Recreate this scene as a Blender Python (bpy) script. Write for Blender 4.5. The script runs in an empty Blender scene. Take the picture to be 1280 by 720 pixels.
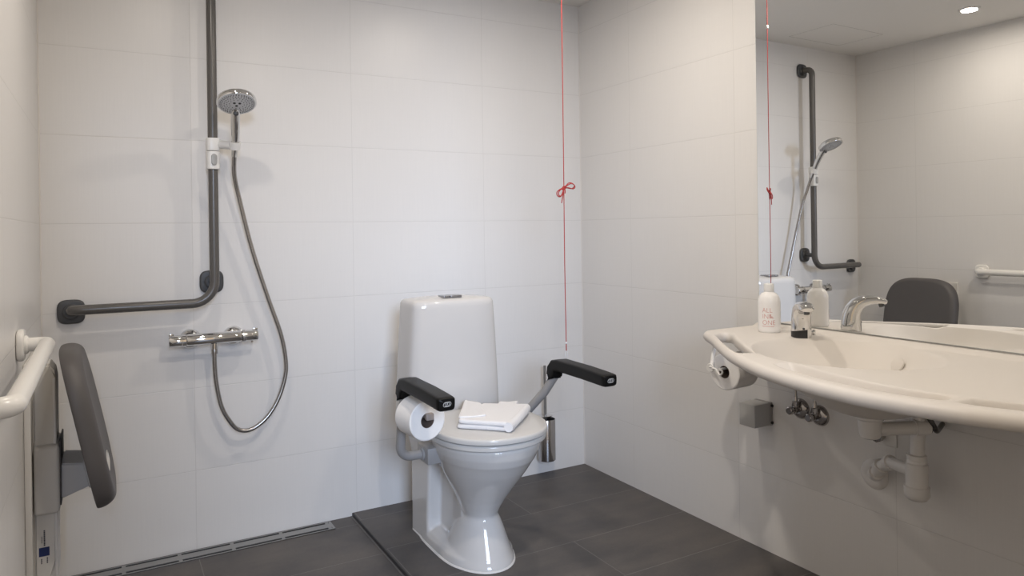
import bpy, bmesh, math, random
import numpy as np
from mathutils import Vector, Matrix
random.seed(4)
S = bpy.context.scene
COL = S.collection
PI = math.pi

LENS_E = 25.0
# ------------------------------------------------------------------ materials
def mat(name, col, rough=.5, metal=0.0, spec=.5, coat=0.0, sub=0.0, noise=0.0, nscale=60.0, bump=0.0, bscale=200.0, emit=None, estr=0.0):
    m = bpy.data.materials.new(name); m.use_nodes = True
    nt = m.node_tree; b = nt.nodes['Principled BSDF']
    b.inputs['Base Color'].default_value = (*col, 1)
    b.inputs['Roughness'].default_value = rough
    b.inputs['Metallic'].default_value = metal
    b.inputs['Specular IOR Level'].default_value = spec
    b.inputs['Coat Weight'].default_value = coat
    b.inputs['Coat Roughness'].default_value = .08
    if emit:
        b.inputs['Emission Color'].default_value = (*emit, 1); b.inputs['Emission Strength'].default_value = estr
    tc = nt.nodes.new('ShaderNodeTexCoord')
    n = nt.nodes.new('ShaderNodeTexNoise'); n.inputs['Scale'].default_value = nscale; n.inputs['Detail'].default_value = 4
    nt.links.new(tc.outputs['Object'], n.inputs['Vector'])
    mr = nt.nodes.new('ShaderNodeMapRange')
    mr.inputs['To Min'].default_value = 1 - noise; mr.inputs['To Max'].default_value = 1 + noise
    nt.links.new(n.outputs['Fac'], mr.inputs['Value'])
    mx = nt.nodes.new('ShaderNodeVectorMath'); mx.operation = 'SCALE'
    mx.inputs[0].default_value = col
    nt.links.new(mr.outputs[0], mx.inputs['Scale']); nt.links.new(mx.outputs[0], b.inputs['Base Color'])
    if bump:
        n2 = nt.nodes.new('ShaderNodeTexNoise'); n2.inputs['Scale'].default_value = bscale; n2.inputs['Detail'].default_value = 3
        nt.links.new(tc.outputs['Object'], n2.inputs['Vector'])
        bp = nt.nodes.new('ShaderNodeBump'); bp.inputs['Strength'].default_value = bump; bp.inputs['Distance'].default_value = .002
        nt.links.new(n2.outputs['Fac'], bp.inputs['Height']); nt.links.new(bp.outputs[0], b.inputs['Normal'])
    return m

def nodes_math(nt):
    def M(op, a, b=None, c=None):
        n = nt.nodes.new('ShaderNodeMath'); n.operation = op
        for i, v in enumerate((a, b, c)):
            if v is None: continue
            if isinstance(v, (int, float)): n.inputs[i].default_value = v
            else: nt.links.new(v, n.inputs[i])
        return n.outputs[0]
    return M

def grout_mask(M, coord, off, pitch, w):
    f = M('FRACT', M('ADD', M('DIVIDE', M('SUBTRACT', coord, off), pitch), 100.5))
    d = M('MULTIPLY', M('ABSOLUTE', M('SUBTRACT', f, .5)), pitch)
    return M('SUBTRACT', 1.0, M('SMOOTH_MIN', 1.0, M('DIVIDE', d, w), .3))

def wall_tile(name, axis, u0, pu, col=(.74, .725, .71)):
    m = bpy.data.materials.new(name); m.use_nodes = True
    nt = m.node_tree; b = nt.nodes['Principled BSDF']; M = nodes_math(nt); L = nt.links.new
    g = nt.nodes.new('ShaderNodeNewGeometry'); sp = nt.nodes.new('ShaderNodeSeparateXYZ'); L(g.outputs['Position'], sp.inputs[0])
    u = sp.outputs[axis]; z = sp.outputs['Z']
    gm = M('MAXIMUM', M('MAXIMUM', grout_mask(M, u, u0, pu, .0016), M('MULTIPLY', grout_mask(M, z, .272, .3, .0019), 1.0)), 0.0)
    # fine vertical linen streaks of the tile face
    st = nt.nodes.new('ShaderNodeTexNoise'); mp = nt.nodes.new('ShaderNodeMapping'); mp.inputs['Scale'].default_value = (260, 260, 6)
    L(g.outputs['Position'], mp.inputs[0]); L(mp.outputs[0], st.inputs['Vector']); st.inputs['Scale'].default_value = 1; st.inputs['Detail'].default_value = 2
    st2 = nt.nodes.new('ShaderNodeTexNoise'); mp2 = nt.nodes.new('ShaderNodeMapping'); mp2.inputs['Scale'].default_value = (5, 5, 240)
    L(g.outputs['Position'], mp2.inputs[0]); L(mp2.outputs[0], st2.inputs['Vector']); st2.inputs['Scale'].default_value = 1
    var = M('ADD', M('MULTIPLY', M('SUBTRACT', st.outputs['Fac'], .5), .05), M('MULTIPLY', M('SUBTRACT', st2.outputs['Fac'], .5), .02))
    br = M('ADD', 1.0, var)
    mix = nt.nodes.new('ShaderNodeMix'); mix.data_type = 'RGBA'
    mix.inputs['A'].default_value = (*col, 1); mix.inputs['B'].default_value = (.575, .56, .545, 1)
    L(M('MULTIPLY', gm, .62), mix.inputs['Factor'])
    vs = nt.nodes.new('ShaderNodeVectorMath'); vs.operation = 'SCALE'; L(mix.outputs['Result'], vs.inputs[0]); L(br, vs.inputs['Scale'])
    L(vs.outputs[0], b.inputs['Base Color'])
    b.inputs['Roughness'].default_value = .34
    b.inputs['Specular IOR Level'].default_value = .35
    bp = nt.nodes.new('ShaderNodeBump'); bp.inputs['Strength'].default_value = .25; bp.inputs['Distance'].default_value = .002
    L(M('SUBTRACT', M('MULTIPLY', st.outputs['Fac'], .12), gm), bp.inputs['Height']); L(bp.outputs[0], b.inputs['Normal'])
    return m

def floor_tile():
    m = bpy.data.materials.new('floor_tile'); m.use_nodes = True
    nt = m.node_tree; b = nt.nodes['Principled BSDF']; M = nodes_math(nt); L = nt.links.new
    g = nt.nodes.new('ShaderNodeNewGeometry'); sp = nt.nodes.new('ShaderNodeSeparateXYZ'); L(g.outputs['Position'], sp.inputs[0])
    x, y = sp.outputs['X'], sp.outputs['Y']
    shower = M('LESS_THAN', x, -1.1395)
    row = M('FLOOR', M('ADD', M('DIVIDE', M('SUBTRACT', y, -.386), .297), 100))
    odd = M('FRACT', M('MULTIPLY', row, .5))            # 0 or .5
    offs = M('ADD', -.533, M('MULTIPLY', odd, 1.2))
    offs = M('ADD', offs, M('MULTIPLY', shower, .013))
    gx0 = M('FRACT', M('ADD', M('DIVIDE', M('SUBTRACT', x, offs), 1.2), 100.5))
    dx = M('MULTIPLY', M('ABSOLUTE', M('SUBTRACT', gx0, .5)), 1.2)
    mx = M('SUBTRACT', 1.0, M('SMOOTH_MIN', 1.0, M('DIVIDE', dx, .0022), .3))
    gm = M('MAXIMUM', M('MAXIMUM', mx, grout_mask(M, y, -.386, .297, .0024)), 0.0)
    n1 = nt.nodes.new('ShaderNodeTexNoise'); n1.inputs['Scale'].default_value = 3.2; n1.inputs['Detail'].default_value = 5; n1.inputs['Roughness'].default_value = .55
    mp = nt.nodes.new('ShaderNodeMapping'); mp.inputs['Scale'].default_value = (1, 2.2, 1); L(g.outputs['Position'], mp.inputs[0]); L(mp.outputs[0], n1.inputs['Vector'])
    n2 = nt.nodes.new('ShaderNodeTexNoise'); n2.inputs['Scale'].default_value = 120; n2.inputs['Detail'].default_value = 4; L(g.outputs['Position'], n2.inputs['Vector'])
    cr = nt.nodes.new('ShaderNodeValToRGB'); e = cr.color_ramp.elements
    e[0].position = .36; e[0].color = (.078, .073, .072, 1); e[1].position = .66; e[1].color = (.118, .105, .096, 1)
    L(n1.outputs['Fac'], cr.inputs[0])
    mixg = nt.nodes.new('ShaderNodeMix'); mixg.data_type = 'RGBA'; L(M('MULTIPLY', gm, .75), mixg.inputs['Factor'])
    L(cr.outputs[0], mixg.inputs['A']); mixg.inputs['B'].default_value = (.22, .21, .20, 1)
    vs = nt.nodes.new('ShaderNodeVectorMath'); vs.operation = 'SCALE'; L(mixg.outputs['Result'], vs.inputs[0])
    L(M('ADD', .86, M('MULTIPLY', n2.outputs['Fac'], .28)), vs.inputs['Scale']); L(vs.outputs[0], b.inputs['Base Color'])
    b.inputs['Roughness'].default_value = .48; b.inputs['Specular IOR Level'].default_value = .4
    bp = nt.nodes.new('ShaderNodeBump'); bp.inputs['Strength'].default_value = .2; bp.inputs['Distance'].default_value = .002
    L(M('SUBTRACT', M('MULTIPLY', n2.outputs['Fac'], .25), gm), bp.inputs['Height']); L(bp.outputs[0], b.inputs['Normal'])
    return m

T_BACK = wall_tile('tile_back', 'X', -.527, .596)
T_RIGHT = wall_tile('tile_right', 'Y', -.374, .5975)
T_LEFT = wall_tile('tile_left', 'Y', -.373, .5975)
T_FLOOR = floor_tile()
CEIL = mat('ceiling_paint', (.82, .805, .78), .7, noise=.01)
CERAMIC = mat('glazed_ceramic', (.60, .58, .56), .07, spec=.5, noise=.004, nscale=3)
SEATPL = mat('seat_plastic', (.57, .555, .535), .16, noise=.004)
SOLID = mat('solid_surface', (.67, .63, .585), .42, spec=.3, noise=.006, nscale=20)
WPLAST = mat('white_plastic', (.80, .79, .77), .3, noise=.005)
WTUBE = mat('white_enamel', (.80, .78, .74), .22, noise=.004)
PIPE = mat('pipe_plastic', (.74, .72, .70), .32, noise=.008)
GREYTUBE = mat('grey_lacquer', (.105, .098, .092), .27, noise=.02)
GREYFL = mat('grey_flange_plastic', (.062, .063, .066), .45, noise=.03)
ARMTUBE = mat('arm_lacquer', (.30, .29, .285), .38, noise=.02)
BLACKR = mat('black_rubber', (.005, .005, .005), .42, spec=.2, noise=.05, bump=.05)
EMB = mat('emblem_grey', (.45, .45, .45), .4)
CHROME = mat('chrome', (.72, .72, .72), .06, metal=1, noise=.01)
CHROMED = mat('hose_chrome', (.40, .385, .375), .26, metal=1, noise=.03)
STEEL = mat('brushed_steel', (.40, .39, .375), .3, metal=1, noise=.03)
DARK = mat('dark_plastic', (.015, .015, .016), .3)
SLOT = mat('slot_black', (.006, .006, .006), .6)
PADM = mat('seat_foam', (.092, .084, .082), .5, noise=.04, nscale=300, bump=.06, bscale=500)
PADB = mat('seat_edge', (.055, .05, .05), .55, noise=.03)
ALU = mat('aluminium_profile', (.68, .66, .625), .42, metal=0.0, noise=.01)
CARR = mat('carriage_grey', (.60, .58, .55), .4, noise=.02)
ARMG = mat('seat_arm_grey', (.42, .42, .43), .45, noise=.02)
LABW = mat('label_white', (.70, .69, .68), .4)
LABB = mat('label_blue', (.01, .025, .12), .4)
PAPER = mat('tissue_paper', (.86, .845, .83), .95, noise=.02, bump=.25, bscale=260)
CORE = mat('cardboard_core', (.16, .12, .10), .9, noise=.05)
HOLD = mat('holder_taupe', (.33, .29, .27), .45, noise=.02)
TOWEL = mat('towel_cotton', (.78, .77, .775), .95, noise=.03, nscale=400, bump=.55, bscale=900)
CORD = mat('red_cord', (.40, .03, .028), .65, noise=.1, nscale=800)
CLEAR = mat('clear_plastic', (.75, .75, .78), .15)
REDTX = mat('red_print', (.52, .11, .08), .6)
BOTTLE = mat('bottle_plastic', (.84, .82, .80), .12, noise=.004)
BOXG = mat('box_grey', (.40, .39, .375), .5, noise=.015)
SEAL = mat('silicone_white', (.72, .69, .66), .5)
EDGE = mat('tile_edge', (.035, .033, .034), .5, noise=.05)
TRIMM = mat('strip_grey', (.16, .15, .145), .4)
MIRR = mat('mirror_silver', (.90, .905, .90), .0, metal=1)
MEDGE = mat('mirror_edge', (.55, .58, .58), .15)
LENS = mat('lamp_lens', (1, 1, 1), .4, emit=(1, .9, .74), estr=LENS_E)
LAMPR = mat('lamp_ring', (.75, .74, .72), .35)
VALVE = mat('valve_chrome', (.42, .40, .39), .14, metal=1, noise=.02)

# ------------------------------------------------------------------ object helpers
def shade(me, ang=35):
    me.shade_smooth()
    me.set_sharp_from_angle(angle=math.radians(ang))

def link(name, me, m, parent=None, ang=35, smooth=True):
    if smooth: shade(me, ang)
    if m is not None:
        me.materials.clear(); me.materials.append(m)
    o = bpy.data.objects.new(name, me); COL.objects.link(o)
    if parent is not None:
        o.parent = parent
        mw = Matrix.Translation(parent.location) if parent.parent is None else Matrix.Identity(4)
        if parent.type == 'EMPTY': o.matrix_parent_inverse = mw.inverted()
    return o

def from_bm(name, bm, m, parent=None, ang=35):
    bmesh.ops.remove_doubles(bm, verts=bm.verts, dist=1e-6)
    bmesh.ops.recalc_face_normals(bm, faces=bm.faces)
    me = bpy.data.meshes.new(name); bm.to_mesh(me); bm.free()
    return link(name, me, m, parent, ang)

def thing(name, label, cat, loc, group=None):
    o = bpy.data.objects.new(name, None); COL.objects.link(o); o.location = loc
    o.empty_display_size = .05
    tag(o, label, cat, group); return o

def tag(o, label, cat, group=None):
    o['label'] = label; o['category'] = cat
    if group: o['group'] = group
    return o

def structure(o):
    o['kind'] = 'structure'; return o

def V(*a): return Vector(a)

# bmesh shape adders ------------------------------------------------
def add_rings(bm, rings, cap0=True, cap1=True, closed=True):
    vs = [[bm.verts.new(p) for p in r] for r in rings]
    n = len(vs[0])
    for a, b in zip(vs[:-1], vs[1:]):
        for i in range(n if closed else n - 1):
            j = (i + 1) % n
            try: bm.faces.new((a[i], a[j], b[j], b[i]))
            except ValueError: pass
    if cap0: bm.faces.new(vs[0][::-1])
    if cap1: bm.faces.new(vs[-1])
    return vs

def add_box(bm, lo, hi, bev=0.0, seg=2, mtx=None):
    t = bmesh.new()
    bmesh.ops.create_cube(t, size=1)
    c = [(lo[i] + hi[i]) / 2 for i in range(3)]; s = [hi[i] - lo[i] for i in range(3)]
    for v in t.verts: v.co = Vector((c[0] + v.co.x * s[0], c[1] + v.co.y * s[1], c[2] + v.co.z * s[2]))
    if bev: bmesh.ops.bevel(t, geom=list(t.edges), offset=bev, segments=seg, profile=.5, affect='EDGES')
    if mtx is not None: bmesh.ops.transform(t, matrix=mtx, verts=t.verts)
    merge(bm, t)

def merge(bm, t):
    me = bpy.data.meshes.new('tmp'); t.to_mesh(me); t.free(); bm.from_mesh(me); bpy.data.meshes.remove(me)

def frame(d):
    d = Vector(d).normalized()
    a = Vector((0, 0, 1)) if abs(d.z) < .95 else Vector((1, 0, 0))
    x = d.cross(a).normalized(); y = x.cross(d).normalized()
    return x, y, d

def add_lathe(bm, prof, origin, axis=(0, 0, 1), n=40, cap0=True, cap1=True):
    """prof = [(r, h)] along axis"""
    x, y, d = frame(axis); o = Vector(origin)
    rings = []
    for r, h in prof:
        r = max(r, 1e-5)
        rings.append([o + d * h + x * (r * math.cos(2 * PI * i / n)) + y * (r * math.sin(2 * PI * i / n)) for i in range(n)])
    add_rings(bm, rings, cap0, cap1)

def fillet_path(pts, rad, n=8):
    pts = [Vector(p) for p in pts]; out = [pts[0]]
    rads = rad if isinstance(rad, (list, tuple)) else [rad] * len(pts)
    for i in range(1, len(pts) - 1):
        p, a, b = pts[i], (pts[i - 1] - pts[i]), (pts[i + 1] - pts[i])
        r = rads[i]; ang = a.angle(b)
        t = min(r / math.tan(ang / 2), a.length * .49, b.length * .49) if ang < PI - .01 else 0
        if t <= 1e-6: out.append(p); continue
        a.normalize(); b.normalize()
        p0, p1 = p + a * t, p + b * t
        r = t * math.tan(ang / 2)
        c = p + (a + b).normalized() * (r / math.sin(ang / 2))
        v0, v1 = p0 - c, p1 - c; tot = v0.angle(v1)
        for k in range(n + 1):
            s = k / n
            w = (v0 * math.sin((1 - s) * tot) + v1 * math.sin(s * tot)) / math.sin(tot)
            out.append(c + w)
    out.append(pts[-1]); return out

def smooth_path(pts, n=10):
    P = [Vector(p) for p in pts]; out = []
    for i in range(len(P) - 1):
        p0 = P[max(i - 1, 0)]; p1 = P[i]; p2 = P[i + 1]; p3 = P[min(i + 2, len(P) - 1)]
        for k in range(n):
            t = k / n
            out.append(.5 * ((2 * p1) + (p2 - p0) * t + (2 * p0 - 5 * p1 + 4 * p2 - p3) * t * t + (3 * p1 - p0 - 3 * p2 + p3) * t ** 3))
    out.append(P[-1]); return out

def add_tube(bm, path, r, n=20, cap=True, rfun=None):
    P = [Vector(p) for p in path]
    Q = [P[0]]
    for p in P[1:]:
        if (p - Q[-1]).length > 1e-6: Q.append(p)
    P = Q
    T = []
    for i in range(len(P)):
        a = P[min(i + 1, len(P) - 1)] - P[max(i - 1, 0)]; T.append(a.normalized())
    x, y, _ = frame(T[0]); rings = []
    for i, (p, t) in enumerate(zip(P, T)):
        if i:
            q = T[i - 1].rotation_difference(t); x = q @ x
        x = (x - t * x.dot(t)).normalized(); y = t.cross(x)
        rr = rfun(i / (len(P) - 1)) if rfun else r
        rings.append([p + x * (rr * math.cos(2 * PI * k / n)) + y * (rr * math.sin(2 * PI * k / n)) for k in range(n)])
    add_rings(bm, rings, cap, cap)

def super_pts(a, b, e=2.5, n=64):
    out = []
    for i in range(n):
        t = 2 * PI * i / n; c, s = math.cos(t), math.sin(t)
        out.append((math.copysign(abs(c) ** (2 / e), c) * a, math.copysign(abs(s) ** (2 / e), s) * b))
    return out

def add_slab(bm, outline, z0, z1, r=.004, M=None, nr=4, dome=0.0, r0=None):
    """outline [(x,y)] extruded z0..z1 with rounded rims; M maps local->world; scaled about centroid for rounding"""
    cx = sum(p[0] for p in outline) / len(outline); cy = sum(p[1] for p in outline) / len(outline)
    n = len(outline)
    nor = []
    for i in range(n):
        ax, ay = outline[i - 1]; bx, by = outline[(i + 1) % n]
        tx, ty = bx - ax, by - ay; l = math.hypot(tx, ty) or 1
        nx, ny = ty / l, -tx / l
        if nx * (outline[i][0] - cx) + ny * (outline[i][1] - cy) < 0: nx, ny = -nx, -ny
        nor.append((nx, ny))
    rings = []
    def ring(off, z): return [Vector((p[0] - q[0] * off, p[1] - q[1] * off, z)) for p, q in zip(outline, nor)]
    rb = r if r0 is None else r0
    rings.append([Vector((cx + (p[0] - cx) * .02, cy + (p[1] - cy) * .02, z0)) for p in outline])
    for k in range(nr + 1):
        a = PI / 2 * k / nr; rings.append(ring(rb - rb * math.sin(a), z0 + rb - rb * math.cos(a)))
    for k in range(nr + 1):
        a = PI / 2 * k / nr; rings.append(ring(r - r * math.cos(a), z1 - r + r * math.sin(a)))
    if dome:
        for s in (.85, .6, .3, .1):
            rings.append([Vector((cx + (p.x - cx) * s, cy + (p.y - cy) * s, z1 + dome * (1 - s * s))) for p in ring(r, z1)])
    rings.append([Vector((cx + (p[0] - cx) * .02, cy + (p[1] - cy) * .02, z1 + dome)) for p in outline])
    if M is not None: rings = [[M @ p for p in q] for q in rings]
    add_rings(bm, rings)

def to_basis(o, x, y, z):
    m = Matrix.Identity(4)
    for i, v in enumerate((x, y, z)):
        for k in range(3): m[k][i] = v[k]
    for k in range(3): m[k][3] = o[k]
    return m

def remesh_smooth(name, bm, voxel, iters, m, parent):
    bmesh.ops.recalc_face_normals(bm, faces=bm.faces)
    me = bpy.data.meshes.new(name); bm.to_mesh(me); bm.free()
    o = bpy.data.objects.new('work', me); COL.objects.link(o)
    r = o.modifiers.new('r', 'REMESH'); r.mode = 'VOXEL'; r.voxel_size = voxel; r.adaptivity = 0
    s = o.modifiers.new('s', 'SMOOTH'); s.iterations = iters; s.factor = .5
    dg = bpy.context.evaluated_depsgraph_get(); ev = o.evaluated_get(dg)
    me2 = bpy.data.meshes.new_from_object(ev, depsgraph=dg)
    bpy.data.objects.remove(o)
    me2.shade_smooth()
    return link(name, me2, m, parent, smooth=False)

def text_mesh(body, size, off=0.0, extrude=0.0):
    cu = bpy.data.curves.new('t', 'FONT'); cu.body = body; cu.size = size; cu.offset = off; cu.extrude = extrude; cu.resolution_u = 6
    o = bpy.data.objects.new('t', cu); COL.objects.link(o)
    dg = bpy.context.evaluated_depsgraph_get(); dg.update()
    me = bpy.data.meshes.new_from_object(o.evaluated_get(dg), depsgraph=dg)
    bpy.data.objects.remove(o)
    return me

# ------------------------------------------------------------------ room shell
W, ZC, YF = 2.183, 2.198, -3.15
SHZ = -.013          # shower floor level
def quad(name, pts, m, kind=True):
    bm = bmesh.new(); bm.faces.new([bm.verts.new(p) for p in pts])
    me = bpy.data.meshes.new(name); bm.to_mesh(me); bm.free()
    o = link(name, me, m, smooth=False); structure(o); return o
def slab(name, lo, hi, m):
    bm = bmesh.new(); add_box(bm, lo, hi); o = from_bm(name, bm, m); structure(o); return o
slab('wall_back', (-W - .1, 0, -.1), (.1, .1, ZC + .1), T_BACK)
slab('wall_right', (0, YF - .1, -.1), (.1, .1, ZC + .1), T_RIGHT)
slab('wall_left', (-W - .1, YF - .1, -.1), (-W, .1, ZC + .1), T_LEFT)
slab('ceiling', (-W - .1, YF - .1, ZC), (.1, .1, ZC + .1), CEIL)
# front wall with a door opening behind the camera
DX0, DX1, DZ = -2.12, -1.34, 2.0
bm = bmesh.new()
add_box(bm, (DX1, YF - .1, -.1), (.1, YF, ZC)); add_box(bm, (-W - .1, YF - .1, -.1), (DX0, YF, ZC)); add_box(bm, (DX0, YF - .1, DZ), (DX1, YF, ZC))
structure(from_bm('wall_front', bm, T_BACK))
bm = bmesh.new()
add_box(bm, (-1.140, YF - .1, -.1), (0, 0, 0))
add_box(bm, (-W, YF - .1, -.1), (-1.140, 0, SHZ))
structure(from_bm('floor', bm, T_FLOOR))
# black edge of the raised floor and the thin strip at its foot
bm = bmesh.new(); add_box(bm, (-1.1435, YF, SHZ), (-1.1395, -.001, -.0004))
structure(from_bm('trim_1', bm, EDGE))
bm = bmesh.new(); add_box(bm, (-1.150, YF, SHZ - .002), (-1.1437, -.001, SHZ + .0012))
structure(from_bm('trim_2', bm, TRIMM))
# access hatch in the ceiling, hairline joint
bm = bmesh.new()
hx0, hx1, hy0, hy1 = -1.84, -1.40, -.40, -.12
for lo, hi in (((hx0, hy0), (hx1, hy0 + .0025)), ((hx1 - .0025, hy0), (hx1, hy1)), ((hx0, hy1 - .0025), (hx1, hy1)), ((hx0, hy0), (hx0 + .0025, hy1))):
    add_box(bm, (lo[0], lo[1], ZC - .0008), (hi[0], hi[1], ZC + .002))
structure(from_bm('trim_3', bm, mat('hatch_joint', (.52, .505, .485), .7)))
# pale joint beads in the corners
bm = bmesh.new()
add_tube(bm, [V(-.001, -.001, .001), V(-.001, -.001, ZC)], .003, 8)
structure(from_bm('trim_4', bm, SEAL))
bm = bmesh.new()
add_tube(bm, [V(-W + .001, -.001, SHZ), V(-W + .001, -.001, ZC)], .003, 8)
structure(from_bm('trim_5', bm, SEAL))

# ------------------------------------------------------------------ mirror
ma = -.0069
mn = V(-1, ma, 0).normalized(); mt = V(-mn.y, mn.x, 0)      # along wall
mt = V(ma, 1, 0).normalized()
def mir_pt(y, z, off=0.0):
    return V(-.006 + ma * (y + 1.5), y, z) - mn * off
t = thing('mirror', 'large frameless wall mirror above the white washbasin', 'mirror', (-.006, -1.85, .803))
bm = bmesh.new()
ya, yb, za, zb = -1.083, -2.55, .804, 2.02
f = [bm.verts.new(mir_pt(y, z)) for y, z in ((ya, za), (yb, za), (yb, zb), (ya, zb))]
bm.faces.new(f); me = bpy.data.meshes.new('mirror_glass'); bm.to_mesh(me); bm.free()
link('mirror_glass', me, MIRR, t, smooth=False)
bm = bmesh.new()
q = [mir_pt(y, z, .0006) for y, z in ((ya + .0015, za - .0015), (yb, za - .0015), (yb, zb), (ya + .0015, zb))]
r2 = [V(0.0, p.y, p.z) if p.x < -.001 else V(p.x + .002, p.y, p.z) for p in q]
add_rings(bm, [q, r2])
from_bm('backing', bm, MEDGE, t)

# ------------------------------------------------------------------ grey L-shaped grab rail
t = thing('grab_rail', 'dark grey L-shaped grab rail, tall pole with low horizontal arm, on the shower wall', 'grab rail', (-1.66, 0, .886))
yR = -.075; TR = .0165
bm = bmesh.new()
path = fillet_path([V(-1.655, -.006, 2.05), V(-1.655, yR, 2.05), V(-1.655, yR, .886), V(-2.095, yR, .886), V(-2.095, -.006, .880)], [0, .05, .075, .035, 0], 10)
add_tube(bm, path, TR, 28)
from_bm('tube', bm, GREYTUBE, t)
bm = bmesh.new(); add_tube(bm, [V(-1.655, -.006, .957), V(-1.655, yR, .957)], .012, 20); from_bm('standoff', bm, GREYFL, t)
for fx, fz in ((-1.655, 2.05), (-1.657, .957), (-2.097, .876)):
    bm = bmesh.new(); Mx = to_basis((fx, -.0005, fz), (1, 0, 0), (0, 0, 1), (0, -1, 0))
    add_slab(bm, super_pts(.041, .041, 3.4, 56), 0, .013, .007, Mx)
    add_lathe(bm, [(.026, .0), (.026, .014), (.021, .019), (.0, .019)], (fx, -.002, fz), (0, -1, 0), 32)
    from_bm('wall_flange', bm, GREYFL, t)

# ------------------------------------------------------------------ shower slider holder
hc = V(-1.655, yR, 0)
t = thing('shower_holder', 'white sliding holder clamped on the dark grey pole, carrying the hand shower', 'shower holder', (-1.655, yR, 1.362))
bm = bmesh.new()
o1 = super_pts(.0225, .0235, 3.2, 48)
Mx = to_basis((hc.x, hc.y, 0), (1, 0, 0), (0, 1, 0), (0, 0, 1))
add_slab(bm, o1, 1.428, 1.474, .003, Mx); from_bm('collar', bm, WPLAST, t)
bm = bmesh.new(); add_slab(bm, super_pts(.0225, .0235, 3.2, 48), 1.362, 1.4265, .003, Mx); from_bm('slide_body', bm, WPLAST, t)
bm = bmesh.new(); Mb = to_basis((hc.x + .001, hc.y - .0225, 1.396), (1, 0, 0), (0, 0, 1), (0, -1, 0))
ol = []
for i in range(40):
    a = 2 * PI * i / 40; ol.append((.0095 * math.cos(a), .0095 * math.sin(a) + (.011 if math.sin(a) > 0 else -.011)))
add_slab(bm, ol, 0, .006, .003, Mb); o = from_bm('release_button', bm, mat('button_grey', (.36, .36, .35), .4), t); o['label'] = 'grey oval release button'
bm = bmesh.new()
add_tube(bm, [V(-1.634, yR - .008, 1.452), V(-1.612, yR - .03, 1.449), V(-1.598, yR - .046, 1.446)], .0155, 20)
add_lathe(bm, [(.0135, -.013), (.0185, -.013), (.019, .013), (.0145, .013)], (-1.588, yR - .055, 1.446), (.0, -.42, .9), 30, False, False)
add_lathe(bm, [(.0135, -.013), (.0145, .013)], (-1.588, yR - .055, 1.446), (.0, -.42, .9), 30, False, False)
from_bm('cradle_arm', bm, WPLAST, t)

# ------------------------------------------------------------------ hand shower
t = thing('hand_shower', 'round chrome hand shower resting in the white holder on the grey pole', 'hand shower', (-1.59, -.13, 1.45))
hd = V(-1.596, -.232, 1.587); nrm = V(.0, -.44, -.90).normalized()
def shower_head():
    bm = bmesh.new()
    add_lathe(bm, [(.0, -.022), (.03, -.020), (.052, -.014), (.0625, -.006), (.065, .0), (.065, .010), (.0635, .0125), (.060, .0125), (.0595, .0105), (0, .0105)], hd, nrm, 64)
    return bm
from_bm('head', shower_head(), CHROME, t)
bm = bmesh.new(); add_lathe(bm, [(.0592, .0104), (.0592, .0128), (.056, .0134), (0, .0136)], hd, nrm, 64, False, True)
from_bm('spray_face', bm, mat('spray_face_grey', (.66, .66, .67), .35), t)
bm = bmesh.new(); x_, y_, d_ = frame(nrm)
for k, (rr, nn) in enumerate(((.024, 12), (.033, 20), (.041, 28), (.049, 34), (.054, 40))):
    for i in range(nn):
        a = 2 * PI * (i + .5 * (k % 2)) / nn
        p = hd + d_ * .0133 + x_ * rr * math.cos(a) + y_ * rr * math.sin(a)
        add_lathe(bm, [(.0015, 0), (.0013, .0016), (0, .0017)], p, nrm, 7, False, True)
for a in (.5, 2.6, 4.7):
    add_lathe(bm, [(.005, 0), (.0045, .001), (0, .001)], hd + d_ * .0134 + x_ * .010 * math.cos(a) + y_ * .010 * math.sin(a), nrm, 14, False, True)
from_bm('nozzles', bm, DARK, t)
bm = bmesh.new()
hp = smooth_path([V(-1.588, -.112, 1.408), V(-1.588, -.128, 1.443), V(-1.589, -.150, 1.492), V(-1.592, -.178, 1.540), V(-1.595, -.205, 1.577), V(-1.596, -.232, 1.594)], 8)
add_tube(bm, hp, .012, 24, True, lambda s: .0098 + .0052 * min(1, s * 2.2) - .002 * max(0, s - .75) * 4)
from_bm('handle', bm, CHROME, t)
bm = bmesh.new(); bmesh.ops.create_uvsphere(bm, u_segments=20, v_segments=12, radius=.0095)
for v in bm.verts: v.co = V(v.co.x, v.co.y * .6, v.co.z * .9) + V(-1.594, -.2035, 1.5485)
from_bm('selector_button', bm, mat('selector_grey', (.08, .08, .085), .3), t)

# ------------------------------------------------------------------ shower hose
bm = bmesh.new()
hpts = [(-1.588, -.111, 1.406), (-1.5875, -.098, 1.375), (-1.583, -.084, 1.33), (-1.565, -.066, 1.254), (-1.523, -.05, 1.08), (-1.468, -.046, .895), (-1.421, -.046, .748), (-1.404, -.046, .640),
        (-1.412, -.048, .570), (-1.440, -.052, .497), (-1.482, -.055, .440), (-1.535, -.057, .408), (-1.580, -.058, .415), (-1.612, -.06, .455), (-1.637, -.061, .510), (-1.652, -.061, .590), (-1.657, -.061, .660), (-1.657, -.061, .722)]
hp = smooth_path([V(*p) for p in hpts], 12)
add_tube(bm, hp, .0078, 14)
add_lathe(bm, [(.0105, 0), (.0105, .03), (.0085, .034)], (-1.657, -.061, .700), (0, 0, 1), 20)
o = from_bm('shower_hose', bm, CHROMED); tag(o, 'long metal shower hose looping from hand shower down to the mixer valve', 'shower hose')

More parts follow.
